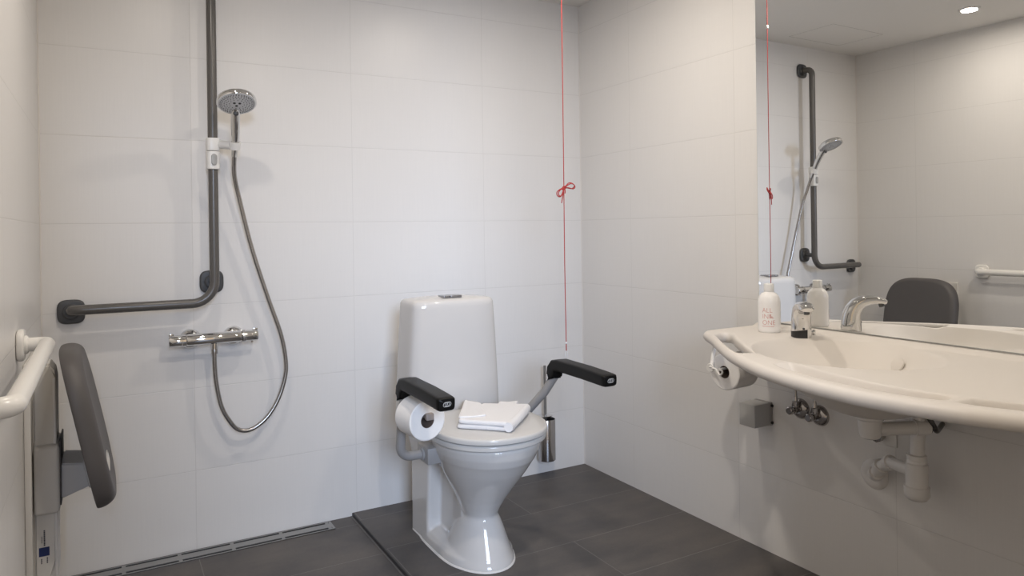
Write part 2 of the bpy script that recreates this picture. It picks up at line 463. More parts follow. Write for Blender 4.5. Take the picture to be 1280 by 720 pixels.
# ------------------------------------------------------------------ thermostatic mixer
t = thing('shower_mixer', 'horizontal chrome thermostatic shower mixer below the grey rail', 'mixer tap', (-1.655, 0, .755))
yM, zM = -.062, .756
bm = bmesh.new()
add_lathe(bm, [(.0195, -.092), (.021, -.088), (.021, .088), (.0195, .092)], (-1.657, yM, zM), (1, 0, 0), 40)
for fx in (-1.731, -1.584):
    add_lathe(bm, [(.014, 0), (.014, .045)], (fx, -.01, zM - .004), (0, -1, 0), 28)
add_lathe(bm, [(.012, 0), (.012, .022)], (-1.657, yM, zM - .038), (0, 0, 1), 24)
from_bm('valve_body', bm, CHROME, t)
for fx in (-1.731, -1.584):
    bm = bmesh.new()
    add_lathe(bm, [(.0365, .0), (.036, .004), (.031, .012), (.022, .018), (.019, .020), (.0, .020)], (fx, -.0005, zM - .004), (0, -1, 0), 48)
    from_bm('escutcheon', bm, CHROME, t)
for sgn, nm in ((-1, 'flow_handle'), (1, 'temperature_handle')):
    bm = bmesh.new(); x0 = -1.657 + sgn * .0935
    add_lathe(bm, [(.0225, 0), (.0225, .012), (.021, .0135), (.021, .052), (.0195, .055), (0, .056)], (x0, yM, zM), (sgn, 0, 0), 40)
    add_box(bm, (x0 + sgn * .047 - .008, yM - .006, zM + .018), (x0 + sgn * .047 + .008, yM + .006, zM + .027), .002)
    if sgn > 0: add_lathe(bm, [(.004, 0), (.004, .007), (.003, .008)], (x0 + .036, yM, zM - .019), (0, 0, -1), 14)
    from_bm(nm, bm, CHROME, t)
bm = bmesh.new(); add_lathe(bm, [(.0227, 0), (.0227, .006)], (-1.657 + .0965, yM, zM), (1, 0, 0), 40, False, False)
from_bm('scale_ring', bm, mat('ring_satin', (.55, .54, .54), .3, metal=.9), t)

# ------------------------------------------------------------------ fold-up shower seat
t = thing('shower_chair', 'folded-up dark grey shower seat on a height-adjustable wall column', 'shower seat', (-W, -.46, .15))
def profile_column(name, y0, y1, x0, x1, z0, z1, bev, m):
    bm = bmesh.new(); add_box(bm, (x0, y0, z0), (x1, y1, z1), bev, 3); return from_bm(name, bm, m, t)
profile_column('wall_plate', -.60, -.36, -W + .0005, -W + .012, .10, .80, .003, ALU)
bm = bmesh.new()
for yy in (-.60, -.355): add_box(bm, (-W + .0005, yy - .006, .10), (-W + .016, yy, .80), .002)
from_bm('plate_edge', bm, ALU, t)
bm = bmesh.new()
# column with curved foot and head
prof = [(-W + .012, .19), (-2.155, .185), (-2.130, .205), (-2.118, .245), (-2.116, .30), (-2.116, .74), (-2.120, .765), (-2.132, .782), (-W + .012, .782)]
ring0 = [V(x, -.515, z) for x, z in prof]; ring1 = [V(x, -.405, z) for x, z in prof]
add_rings(bm, [ring0, ring1])
bmesh.ops.bevel(bm, geom=[e for e in bm.edges if abs(e.verts[0].co.y - e.verts[1].co.y) < 1e-5], offset=.006, segments=3, affect='EDGES')
from_bm('column', bm, ALU, t, 30)
bm = bmesh.new(); add_box(bm, (-2.124, -.519, .20), (-2.1165, -.401, .745), .003); from_bm('column_front', bm, LABW, t)
bm = bmesh.new(); add_box(bm, (-2.168, -.545, .383), (-2.109, -.385, .566), .009, 3); from_bm('carriage', bm, CARR, t)
bm = bmesh.new(); add_box(bm, (-2.110, -.535, .40), (-2.1055, -.39, .575), .002); from_bm('carriage_cover', bm, PADB, t)
bm = bmesh.new()
for yy0, yy1 in ((-.530, -.385),):
    pr = [(-2.106, .512), (-2.030, .500), (-2.030, .442), (-2.106, .415)]
    add_rings(bm, [[V(x, yy0, z) for x, z in pr], [V(x, yy1, z) for x, z in pr]])
bmesh.ops.bevel(bm, geom=list(bm.edges), offset=.004, segments=2, affect='EDGES')
from_bm('seat_arm', bm, ARMG, t)
# pad: tilted slab with an opening near its lower edge
top, bot = V(-2.083, 0, .820), V(-1.996, 0, .385)
up_ = (top - bot).normalized(); nr_ = V(up_.z, 0, -up_.x).normalized()   # faces the room (+x)
ctr = (top + bot) / 2 + V(0, -.462, 0)
Mp = to_basis(ctr, (0, 1, 0), up_, nr_)
hh, hw, th = .226, .206, .052
def pad_outline(n=96):
    return super_pts(hw, hh, 3.3, n)
def pad_mesh():
    # grid in polar layers around the hole, both faces curved
    bm = bmesh.new(); n = 96
    out = pad_outline(n)
    hole = []
    for px, py in super_pts(.075, .021, 3, n): hole.append((px, py - .125))
    def face_z(u, v, side):
        if side > 0: return th / 2 + .004 - .010 * (1 - (u / hw) ** 2) * (1 - (v / hh) ** 4)
        return -th / 2 + .006 * ((u / hw) ** 2)
    rings = []
    K = 10
    for side in (1, -1):
        rr = []
        for k in range(K + 1):
            s = k / K
            ring = []
            for i in range(n):
                fu, fv = (.86, .88) if side > 0 else (.985, .988)
                u = hole[i][0] * (1 - s) + out[i][0] * s * fu; v = hole[i][1] * (1 - s) + out[i][1] * s * fv
                ring.append(V(u, v, face_z(u, v, side)))
            rr.append(ring)
        rings.append(rr)
    fr, bk = rings
    edge = []
    for k in range(1, 14):
        a = PI * k / 14
        ring = []
        for i in range(n):
            f0, f1 = ((.86, .88), (.985, .988))[a > PI * .68]
            u0, v0 = out[i][0] * f0, out[i][1] * f1
            zf, zb = face_z(out[i][0] * .86, out[i][1] * .88, 1), face_z(out[i][0] * .985, out[i][1] * .988, -1)
            zm = zb + (zf - zb) * .22
            if a <= PI * .68:
                q = a / (PI * .68) * PI / 2; zc = zm + (zf - zm) * math.cos(q); s = math.sin(q)
            else:
                q = (PI - a) / (PI * .32) * PI / 2; zc = zm + (zb - zm) * math.cos(q); s = math.sin(q)
            ring.append(V(u0 + (out[i][0] - u0) * s, v0 + (out[i][1] - v0) * s, zc))
        edge.append(ring)
    allr = fr + edge + bk[::-1]
    allr = [[Mp @ p for p in r] for r in allr]
    vs = add_rings(bm, allr, False, False)
    for i in range(n):
        j = (i + 1) % n; bm.faces.new((vs[0][i], vs[0][j], vs[-1][j], vs[-1][i]))
    return bm
from_bm('pad', pad_mesh(), PADM, t, 60)
bm = bmesh.new()
ho = [(p[0], p[1] - .125) for p in super_pts(.0735, .0195, 3, 48)]
add_rings(bm, [[Mp @ V(u, v, -th / 2 - .001) for u, v in ho], [Mp @ V(u, v, th / 2 - .004) for u, v in ho]], True, False)
from_bm('slot_liner', bm, LABW, t)
bm = bmesh.new()
Ms = to_basis(ctr - nr_ * (th / 2 + .002) - up_ * .125, (0, 1, 0), up_, nr_)
add_slab(bm, super_pts(.085, .045, 5, 40), -.006, .006, .004, Ms); from_bm('pad_mount', bm, ARMG, t)
# printed label on the column side
def lab_box(name, z0, z1, x0, x1, m, d=.0006):
    bm = bmesh.new(); add_box(bm, (x0, -.5152 - d, z0), (x1, -.5148, z1)); return bm
bm = lab_box('', .264, .288, -2.160, -2.136, LABB); from_bm('label_square', bm, LABB, t)
INK = mat('label_ink', (.06, .06, .08), .5)
for x0, x1, z0, z1 in ((-2.149, -2.1455, .292, .334), (-2.154, -2.1525, .300, .318), (-2.1555, -2.153, .244, .258), (-2.1425, -2.140, .244, .260)):
    bm = bmesh.new(); zz = z0
    while zz < z1:
        L_ = random.choice((.003, .004, .005)); add_box(bm, (x0, -.5156, zz), (x1, -.5148, min(zz + L_, z1))); zz += L_ + .0008
    from_bm('label_print', bm, INK, t)

# ------------------------------------------------------------------ white grab rail on the left wall
t = thing('grab_rail', 'short white grab rail on the left wall near the shower seat', 'grab rail', (-W, -1.14, .876))
bm = bmesh.new(); zr = .868
add_tube(bm, fillet_path([V(-W + .006, -.735, zr), V(-2.120, -.735, zr), V(-2.120, -1.49, zr), V(-W + .006, -1.49, zr)], [0, .022, .026, 0], 6), .0170, 28)
from_bm('tube', bm, WTUBE, t)
for yy in (-.735, -1.49):
    bm = bmesh.new(); Mx = to_basis((-W + .0005, yy, zr), (0, 1, 0), (0, 0, 1), (1, 0, 0))
    add_slab(bm, super_pts(.038, .038, 3.0, 48), 0, .016, .006, Mx)
    add_lathe(bm, [(.023, 0), (.023, .018), (.019, .022), (0, .022)], (-W + .002, yy, zr), (1, 0, 0), 32)
    from_bm('wall_flange', bm, WTUBE, t)

# ------------------------------------------------------------------ toilet
TX = -.872
t = thing('toilet', 'white ceramic floor-standing toilet with tall tapered tank and closed lid', 'toilet', (TX, -.55, 0))
def ell_ring(cy, a, b, z, e=2.0, n=64, eback=None, cx=TX):
    out = []
    for i in range(n):
        th_ = 2 * PI * i / n; c, s = math.cos(th_), math.sin(th_)
        ee = e if s < 0 or eback is None else eback
        out.append(V(cx + math.copysign(abs(c) ** (2 / ee), c) * a, cy + math.copysign(abs(s) ** (2 / ee), s) * b, z))
    return out
bm = bmesh.new()
# flared foot, waist, and bowl
prof = [  # z, cy, a, b
    (.000, -.580, .118, .166), (.010, -.580, .1165, .164), (.03, -.583, .108, .150), (.06, -.588, .0975, .133), (.10, -.595, .0830, .109), (.13, -.601, .0710, .089), (.146, -.605, .0630, .0755), (.153, -.606, .0605, .0715), (.160, -.607, .0615, .0725),
    (.18, -.609, .0690, .0815), (.215, -.615, .0845, .101), (.25, -.622, .102, .124), (.29, -.631, .1235, .151), (.33, -.639, .143, .178), (.366, -.646, .159, .199), (.374, -.648, .1635, .204), (.40, -.651, .174, .2135), (.425, -.653, .179, .217), (.436, -.653, .177, .215)]
add_rings(bm, [ell_ring(cy, a, b, z) for z, cy, a, b in prof])
# deck behind the bowl, under the hinges
def rr_ring(x0, x1, y0, y1, z, r=.03, n=8):
    r = min(r, (x1 - x0) / 2 - .001, (y1 - y0) / 2 - .001)
    pts = []
    for cx, cy, a0 in ((x1 - r, y1 - r, 0), (x0 + r, y1 - r, PI / 2), (x0 + r, y0 + r, PI), (x1 - r, y0 + r, 1.5 * PI)):
        for k in range(n + 1):
            a = a0 + PI / 2 * k / n; pts.append(V(cx + r * math.cos(a), cy + r * math.sin(a), z))
    return pts
add_rings(bm, [rr_ring(TX - .145, TX + .145, -.62, -.30, .375, .05), rr_ring(TX - .160, TX + .160, -.62, -.275, .395, .05), rr_ring(TX - .17, TX + .17, -.62, -.272, .436, .05)])
# rear pillar
add_rings(bm, [rr_ring(TX - .120, TX + .120, -.425, -.262, 0, .012), rr_ring(TX - .119, TX + .119, -.418, -.262, .08, .012), rr_ring(TX - .119, TX + .119, -.436, -.262, .30, .012), rr_ring(TX - .135, TX + .135, -.44, -.264, .37, .012), rr_ring(TX - .16, TX + .16, -.40, -.268, .42, .02)])
# recessed web between pillar and bowl
add_rings(bm, [rr_ring(TX - .066, TX + .066, -.60, -.30, 0.0, .01), rr_ring(TX - .066, TX + .066, -.60, -.30, .40, .01)])
# plinth along the floor
add_rings(bm, [ell_ring(-.48, .127, .218, .0, 3.4), ell_ring(-.48, .122, .216, .028, 3.4), ell_ring(-.475, .113, .20, .043, 3.2), ell_ring(-.46, .085, .16, .056, 3)])
bowl = remesh_smooth('bowl', bm, .0042, 5, CERAMIC, t)
for v in bowl.data.vertices:
    if v.co.z < .002: v.co.z = .0005
# sealant line
bm = bmesh.new()
def base_ring(off, z):
    pts = []
    n = 96
    for i in range(n):
        a = 2 * PI * i / n; c, s = math.cos(a), math.sin(a)
        best = 0
        # support radius along the direction, union of foot ellipse, plinth superellipse and pillar rectangle
        o0 = V(TX, -.49, 0); lo, hi = 0.0, .5
        for _ in range(30):
            mid = (lo + hi) / 2; x, y = o0.x + c * mid - TX, o0.y + s * mid
            ins = (x / .118) ** 2 + ((y + .580) / .166) ** 2 < 1 or abs(x / .127) ** 3.4 + abs((y + .48) / .218) ** 3.4 < 1 or (abs(x) < .120 and -.42 < y < -.262)
            if ins: lo = mid
            else: hi = mid
        pts.append(V(o0.x + c * (lo + off), o0.y + s * (lo + off), z))
    return pts
add_rings(bm, [base_ring(.004, 0.0003), base_ring(.002, .004), base_ring(-.004, .006)], False, False)
from_bm('sealant', bm, SEAL, t)
# tank
bm = bmesh.new()
def tank_ring(z, hwid, yb, yf, bow, n=96):
    pts = []
    cyc, hb = (yb + yf) / 2, (yb - yf) / 2
    for i in range(n):
        a = 2 * PI * i / n; c, s = math.cos(a), math.sin(a); e = 7.0
        x = math.copysign(abs(c) ** (2 / e), c) * hwid; y = math.copysign(abs(s) ** (2 / e), s) * hb
        if s < 0: y -= bow * (1 - (x / hwid) ** 2)
        pts.append(V(TX + x, cyc + y, z))
    return pts
rows = [(.395, .150, -.272, -.40, .01), (.43, .186, -.267, -.425, .014), (.46, .1885, -.266, -.432, .016), (.60, .182, -.266, -.435, .018), (.74, .174, -.266, -.437, .02), (.85, .1665, -.266, -.438, .02), (.862, .1655, -.267, -.437, .02), (.871, .162, -.270, -.434, .02), (.877, .155, -.275, -.428, .019)]
rings = [tank_ring(*r) for r in rows]
for s, dz in ((.8, .881), (.5, .8855), (.2, .8875), (.02, .888)):
    rings.append([V(TX + (p.x - TX) * s, -.353 + (p.y + .353) * s, dz) for p in rings[8]])
add_rings(bm, rings)
from_bm('tank', bm, CERAMIC, t, 50)
bm = bmesh.new()
Mx = to_basis((TX - .006, -.398, .8870), (1, 0, 0), (0, 1, 0), (0, 0, 1))
for x0, x1 in ((-.040, -.0125), (-.0115, .037)):
    ol = []
    for p in rr_ring(x0, x1, -.026, .026, 0, .006, 5): ol.append((p.x, p.y))
    add_slab(bm, ol, -.004, .0045, .0015, Mx)
from_bm('flush_button', bm, mat('button_satin', (.36, .36, .37), .25, metal=.8), t)
# seat and lid
def lid_outline(k=1.0, n=120):
    pts = []
    a, bf, cy = .198 * k, .222 * k, -.662
    for i in range(n):
        th_ = 2 * PI * i / n; c, s = math.cos(th_), math.sin(th_)
        if s < 0: x, y = a * math.copysign(abs(c) ** (2 / 2.15), c), cy - bf * abs(s) ** (2 / 2.15)
        else:
            x = a * math.copysign(abs(c) ** (2 / 2.6), c); y = cy + .207 * abs(s) ** (2 / 2.6)
            x *= 1 - .16 * (s ** 2)
        pts.append((TX + x, y))
    return pts
bm = bmesh.new(); add_slab(bm, lid_outline(.975), .4385, .4565, .006, r0=.003); from_bm('seat_ring', bm, SEATPL, t, 50)
bm = bmesh.new(); add_slab(bm, lid_outline(1.0), .4605, .479, .0075, dome=.004, r0=.002); from_bm('lid', bm, SEATPL, t, 50)
for sx in (-1, 1):
    bm = bmesh.new(); add_lathe(bm, [(.010, 0), (.011, .002), (.011, .040), (.010, .042)], (TX + sx * .075 - .021, -.450, .462), (1, 0, 0), 20)
    from_bm('hinge', bm, SEATPL, t)

# ------------------------------------------------------------------ arm supports
def arm_support(label, sx, joint, tube_pts, brk):
    """sx = side; joint = lower end of the padded grip"""
    t = thing('toilet_arm_support', label, 'arm support', (brk[0], brk[1], brk[2]), 'toilet arm supports')
    x = TX + sx * .288
    bm = bmesh.new(); add_tube(bm, fillet_path(tube_pts, .055, 8), .0155, 24); from_bm('tube', bm, ARMTUBE, t)
    # grip: rounded-rectangular bar running forward, its rear end curving down on to the tube
    path = [(-.646, .588, .023, .020), (-.649, .604, .025, .0215), (-.655, .624, .026, .0225), (-.672, .642, .0265, .0215), (-.70, .6465, .0275, .0212), (-.76, .6455, .0278, .0210), (-.84, .645, .0280, .0210), (-.92, .6425, .0280, .0205), (-.966, .6405, .0278, .0200), (-.978, .640, .0270, .0190), (-.9825, .640, .0245, .0165)]
    bm = bmesh.new(); rings = []
    for i, (y, z, w, h) in enumerate(path):
        a = path[max(i - 1, 0)]; b = path[min(i + 1, len(path) - 1)]
        ty, tz = b[0] - a[0], b[1] - a[1]; l = math.hypot(ty, tz); ty, tz = ty / l, tz / l
        ny, nz = tz, -ty
        if i == 0: ny, nz = -.95, .3
        ring = []
        for u, v in super_pts(w, h, 6, 56):
            if v < 0: u *= 1 - .10 * (v / h) ** 2
            ring.append(V(x + u, y + ny * v, z + nz * v))
        rings.append(ring)
    c = rings[-1]; cc = sum(c, V(0, 0, 0)) / len(c); rings.append([cc + (p - cc) * .1 + V(0, -.0012, 0) for p in c])
    add_rings(bm, rings)
    pad = from_bm('armrest', bm, BLACKR, t, 50); pad['label'] = 'black padded armrest'
    bm = bmesh.new()
    for dx, rr in ((-.0055, .0062), (0, .0066), (.0055, .0062)):
        pts = [V(x + dx + rr * math.cos(a) + .0016 * math.sin(a), -.9842, .641 + rr * 1.0 * math.sin(a)) for a in [2 * PI * k / 24 for k in range(25)]]
        add_tube(bm, pts, .0008, 6, False)
    e = from_bm('emblem', bm, EMB, pad); e.matrix_parent_inverse = Matrix.Identity(4) if False else e.matrix_parent_inverse
    bm = bmesh.new()
    bx = brk[0]; lo = (min(bx, bx - sx * .085), brk[1] - .046, brk[2] - .027); hi = (max(bx, bx - sx * .085), brk[1] + .046, brk[2] + .027)
    add_box(bm, lo, hi, .003)
    add_lathe(bm, [(.021, 0), (.021, .006), (.018, .008)], (bx, tube_pts[-1][1], tube_pts[-1][2]), (sx, 0, 0), 24)
    add_lathe(bm, [(.008, 0), (.008, .012), (.006, .013)], (bx - sx * .06, brk[1] - .02, brk[2] - .030), (0, 0, -1), 16)
    b = from_bm('bracket', bm, ARMTUBE, t)
    return t
armL = arm_support('grey arm support with black armrest on left of toilet, carrying a paper roll', -1, None,
            [V(TX - .288, -.652, .60), V(TX - .285, -.615, .52), V(TX - .284, -.590, .384), V(TX - .203, -.588, .382)], (TX - .203, -.587, .382))
armR = arm_support('grey arm support with black armrest on right of toilet, in front of the toilet brush', 1, None,
            [V(TX + .288, -.652, .60), V(TX + .270, -.608, .535), V(TX + .205, -.50, .40), V(TX + .16, -.50, .372)], (TX + .178, -.50, .372))

# ------------------------------------------------------------------ toilet rolls
def roll(label, c, axis, r, L, core_r, group):
    """c = centre of the visible end"""
    t = thing('toilet_roll', label, 'toilet roll', c, group)
    bm = bmesh.new()
    prof = [(core_r, 0), (r - .003, 0), (r, .002), (r, L - .002), (r - .003, L), (core_r, L)]
    add_lathe(bm, prof + [(core_r, L * .5), (core_r, 0)], c, axis, 64, False, False)
    from_bm('paper', bm, PAPER, t, 30)
    bm = bmesh.new(); add_lathe(bm, [(core_r - .0004, .0005), (core_r - .0004, L - .0005), (core_r - .0015, L - .0005), (core_r - .0015, .0005), (core_r - .0004, .0005)], c, axis, 40, False, False)
    from_bm('core', bm, CORE, t)
    return t
rc = V(TX - .259, -.770, .543); ra = V(-.12, .99, 0).normalized()
roll('white toilet paper roll hanging below the left black armrest of the toilet', rc, ra, 0.0625, .098, .0235, 'toilet paper rolls')
bm = bmesh.new()
core_top = V(0, 0, .0125)
add_tube(bm, [rc + core_top - ra * .012, rc + core_top + ra * .118], .0085, 16)
add_box(bm, tuple(rc + V(-.009, -.016, .003)), tuple(rc + V(.016, .004, .024)), .003)
add_tube(bm, fillet_path([rc + core_top + ra * .112, rc + core_top + ra * .118 + V(-.005, 0, .0), V(TX - .288, -.615, .53)], .006, 4), .0075, 14)
h = from_bm('roll_holder', bm, HOLD, armL); h['label'] = 'taupe plastic roll peg'

rc2 = V(-.330, -1.226, .681); ra2 = V(.995, .09, 0).normalized()
roll('white toilet paper roll hanging under the left end of the washbasin', rc2, ra2, .056, .096, .0195, 'toilet paper rolls')
t = thing('roll_holder', 'white plastic wire roll holder hooked under the washbasin left end', 'roll holder', (-.335, -1.19, .74))
bm = bmesh.new()
add_tube(bm, fillet_path([V(-.350, -1.222, .690), V(-.232, -1.212, .692), V(-.222, -1.211, .700), V(-.222, -1.211, .752)], [0, .006, .006, 0], 5), .0042, 12)
add_tube(bm, fillet_path([V(-.347, -1.222, .690), V(-.350, -1.242, .688), V(-.350, -1.228, .672), V(-.348, -1.207, .690), V(-.349, -1.188, .690)], .005, 4), .003, 10)
add_tube(bm, fillet_path([V(-.349, -1.190, .690), V(-.338, -1.184, .708), V(-.318, -1.176, .757)], .01, 4), .0065, 12)
add_lathe(bm, [(0, -.002), (.0125, -.002), (.0135, 0), (.0125, .003), (0, .003)], (-.349, -1.186, .690), (-1, -.3, 0), 28)
from_bm('hook_wire', bm, WPLAST, t)

# ------------------------------------------------------------------ towel
bm = bmesh.new()
def towel_layer(pts, z0, th_, r, sag=.0, seed=0):
    """pts = 4 corners (x,y) CCW; rounded folded slab with soft surface"""
    rnd = random.Random(seed); N = 22; grid = []
    c = [V(p[0], p[1], 0) for p in pts]
    def P(u, v): return (c[0] * (1 - u) + c[1] * u) * (1 - v) + (c[3] * (1 - u) + c[2] * u) * v
    ph = [rnd.uniform(0, 6) for _ in range(4)]
    def wob(u, v): return .0012 * math.sin(7 * u + ph[0]) * math.sin(5 * v + ph[1]) + .0007 * math.sin(17 * u + ph[2] + 3 * v)
    # perimeter loops, parametrised from centre outwards
    n = 96; per = []
    for i in range(n):
        a = 2 * PI * i / n; cc, ss = math.cos(a), math.sin(a); e = 16
        per.append((math.copysign(abs(cc) ** (2 / e), cc), math.copysign(abs(ss) ** (2 / e), ss)))
    rings = []
    def ring(s, z, inset=0):
        out = []
        for pu, pv in per:
            u, v = .5 + .5 * pu * s, .5 + .5 * pv * s
            p = P(u, v); p.z = z + wob(u, v) * (1 if z > z0 + th_ * .5 else .2); out.append(p)
        return out
    rings.append(ring(.02, z0)); rings.append(ring(.6, z0)); 
    for k in range(9):
        a = -PI / 2 + PI * k / 8; rings.append(ring(.94 + .06 * math.cos(a), z0 + th_ / 2 + th_ / 2 * math.sin(a)))
    for s in (.85, .7, .5, .3, .1): rings.append(ring(s, z0 + th_))
    rings.append(ring(.01, z0 + th_))
    add_rings(bm, rings)
zt = .4825
A_, B_, C_, D_ = (-1.003, -.700), (-.866, -.838), (-.690, -.640), (-.855, -.545)
towel_layer([A_, B_, C_, D_], zt, .0150, .007, seed=1)
towel_layer([(A_[0] + .004, A_[1] - .002), (B_[0] - .008, B_[1] + .003), (C_[0] - .002, C_[1] - .006), (-.822, -.545)], zt + .0155, .0150, .008, seed=2)
towel_layer([(-.992, -.695), (-.90, -.72), (-.838, -.56), (-.866, -.486)], zt + .0290, .0065, .003, seed=5)
towel_layer([(-.85, -.66), (-.78, -.68), (-.700, -.590), (-.765, -.560)], zt + .001, .0285, .006, seed=3)
# outer wrap fold along the right edge joining both layers
add_tube(bm, smooth_path([V(B_[0] - .012, B_[1] + .009, zt + .0155), V((B_[0] + C_[0]) / 2 - .008, (B_[1] + C_[1]) / 2, zt + .016), V(C_[0] - .012, C_[1] - .006, zt + .0155)], 8), .0155, 20)
o = from_bm('folded_towel', bm, TOWEL, None, 60); tag(o, 'white terry towel folded flat on the closed toilet lid', 'towel')

# ------------------------------------------------------------------ toilet brush
bx, by = -.258, -.072
t = thing('brush_holder', 'chrome cylindrical brush canister mounted on the back wall beside the toilet', 'toilet brush holder', (bx, by, .083))
bm = bmesh.new()
add_lathe(bm, [(.0, .083), (.037, .083), (.0395, .086), (.0395, .268), (.0385, .270), (.037, .268), (.037, .10), (0, .10)], (bx, by, 0), (0, 0, 1), 48, False, False)
from_bm('canister', bm, mat('canister_chrome', (.46, .45, .45), .16, metal=1), t)
bm = bmesh.new(); add_box(bm, (bx - .018, -.034, .17), (bx + .018, 0, .235), .004); from_bm('wall_bracket', bm, CHROME, t)
bm = bmesh.new(); add_lathe(bm, [(.0368, .252), (0, .252)], (bx, by, 0), (0, 0, 1), 40, False, True); from_bm('canister_disc', bm, SLOT, t)  # flat black disc closing the canister just below its rim
t = thing('toilet_brush', 'slim steel toilet brush handle rising from the chrome canister', 'toilet brush', (bx, by, .12))
bm = bmesh.new(); add_tube(bm, [V(bx - .006, by, .253), V(bx - .007, by, .512)], .0063, 16); from_bm('handle', bm, STEEL, t)
bm = bmesh.new(); add_lathe(bm, [(0, -.002), (.034, -.002), (.0355, 0), (.034, .0015), (0, .003)], (bx - .006, by + .004, .283), (0, .10, 1), 40); from_bm('lid', bm, CHROME, t)

# ------------------------------------------------------------------ pull cord
cx_, cy_ = -.552, -.680
t = thing('pull_cord', 'red emergency pull cord hanging from the ceiling, tied in a bow', 'pull cord', (cx_, cy_, .70))
bm = bmesh.new()
add_tube(bm, smooth_path([V(cx_, cy_, ZC), V(cx_ + .001, cy_, 1.7), V(cx_, cy_, 1.29), V(cx_ - .001, cy_, 1.0), V(cx_ + .001, cy_, .722)], 6), .0016, 8)
add_tube(bm, [V(cx_ + .001, cy_, .718), V(cx_ + .001, cy_, .692)], .0019, 8)
from_bm('cord', bm, CORD, t)
rt_ = V(.87, -.493, 0); fw_ = V(.493, .87, 0)
def bp_(u, v, d=0): return V(cx_, cy_, 1.279) + rt_ * (u * .00285) + V(0, 0, v * .00285) + fw_ * d
bm = bmesh.new()
loops = [[(0, 0), (3, 3, .004), (6, 6.2, .006), (9.5, 6.5, .006), (13, 4, .004), (14, .8, .0), (11.5, -1.2, -.004), (6, .2, -.004), (0, .6)],
         [(0, .3), (4, 3, -.006), (8, 5.2, -.008), (11, 5, -.008), (13.3, 2.5, -.006), (10, -.8, -.002), (4, .2), (0, 0)],
         [(0, .5), (-5, -1.6, .004), (-8.6, -5, .006), (-8.4, -9, .005), (-5.4, -11, .002), (-2.6, -8.5, -.002), (-1.2, -4, -.003), (0, 0)],
         [(0, .2), (-4.4, -2.2, -.006), (-7, -6, -.008), (-6.2, -9.6, -.008), (-3.6, -9.5, -.006), (-1.5, -5, -.004), (0, 0)],
         [(0, 0), (-1, -5, -.006), (-2, -12, -.006), (-3.4, -19, -.006)], [(0, 0), (1.4, -3, -.006), (1.2, -7, -.006)]]
for L_ in loops: add_tube(bm, smooth_path([bp_(*p) for p in L_], 6), .0019, 7)
for k in range(3):
    pts = [bp_(2.2 * math.cos(a) * .9 + k * .7 - .6, 1.5 * math.sin(a) + (k - 1) * .9, .0042 * math.sin(a + .8)) for a in [2 * PI * i / 14 for i in range(15)]]
    add_tube(bm, pts, .002, 7, False)
from_bm('bow', bm, CORD, t)
bm = bmesh.new()
bmesh.ops.create_uvsphere(bm, u_segments=14, v_segments=10, radius=.0042)
for v in bm.verts: v.co += V(cx_ + .001, cy_, .720)
from_bm('knot_bead', bm, CLEAR, t)
bm = bmesh.new()
e0 = V(cx_ + .001, cy_, .692)
add_tube(bm, fillet_path([e0 - rt_ * .0045 + V(0, 0, -.024), e0 - rt_ * .0042 + V(0, 0, -.004), e0 + V(0, 0, .001), e0 + rt_ * .0042 + V(0, 0, -.004), e0 + rt_ * .0045 + V(0, 0, -.024)], .002, 4), .0011, 8)
from_bm('end_clip', bm, CLEAR, t)
bm = bmesh.new(); bmesh.ops.create_uvsphere(bm, u_segments=14, v_segments=10, radius=.0062)
for v in bm.verts: v.co = V(v.co.x, v.co.y, v.co.z * 1.4) + V(cx_ + .0005, cy_, 2.0)
from_bm('bead', bm, WPLAST, t)

# ------------------------------------------------------------------ washbasin
ZD = .790
OUT = np.array([(-1.079, .240), (-1.0815, .262), (-1.089, .280), (-1.104, .297), (-1.145, .321), (-1.20, .357), (-1.30, .432), (-1.40, .503), (-1.50, .560), (-1.60, .606), (-1.70, .635), (-1.80, .653), (-1.90, .659), (-2.0, .645), (-2.10, .619), (-2.20, .579), (-2.30, .528), (-2.40, .463), (-2.50, .390), (-2.55, .345), (-2.575, .318), (-2.590, .290), (-2.595, .270), (-2.597, .25)])
y0_, y1_ = OUT[0, 0], OUT[-1, 0]
ys = np.concatenate([y0_ - np.array([0, .0008, .002, .0035, .0055, .008, .011, .0145, .018]), np.linspace(y0_ - .023, y1_ + .023, 300), y1_ + np.array([.018, .0145, .011, .008, .0055, .0035, .002, .0008, 0])])
def d_of(y):   # Catmull-smoothed outline depth
    return np.interp(y, OUT[::-1, 0], OUT[::-1, 1])
dy = d_of(ys)
for _ in range(6):      # soften polyline corners, ends fixed
    k = dy.copy(); k[10:-10] = (dy[8:-12] + dy[9:-11] + dy[10:-10] + dy[11:-9] + dy[12:-8]) / 5; dy = k
ts_front = 1 - np.array([0, .0006, .0022, .005, .0085, .013, .018, .024, .03, .036, .042, .0455]) / .6
ts = np.concatenate([np.linspace(0, .70, 62)[:-1], np.linspace(.70, .92, 64), ts_front[::-1]])
Yg = np.repeat(ys[:, None], len(ts), 1); Xg = -(.004 + (dy[:, None] - .004) * ts[None, :])
poly = np.concatenate([[(-.0, y0_)], np.stack([-dy, ys], 1), [(-.0, y1_)]])
def seg_dist(X, Y, P):
    best = np.full(X.shape, 9.0)
    for a, b in zip(P[:-1], P[1:]):
        ab = b - a; L2 = (ab ** 2).sum()
        if L2 < 1e-12: continue
        t_ = np.clip(((X - a[0]) * ab[0] + (Y - a[1]) * ab[1]) / L2, 0, 1)
        best = np.minimum(best, np.hypot(X - a[0] - t_ * ab[0], Y - a[1] - t_ * ab[1]))
    return best
DE = seg_dist(Xg, Yg, poly)
HOLE0 = []
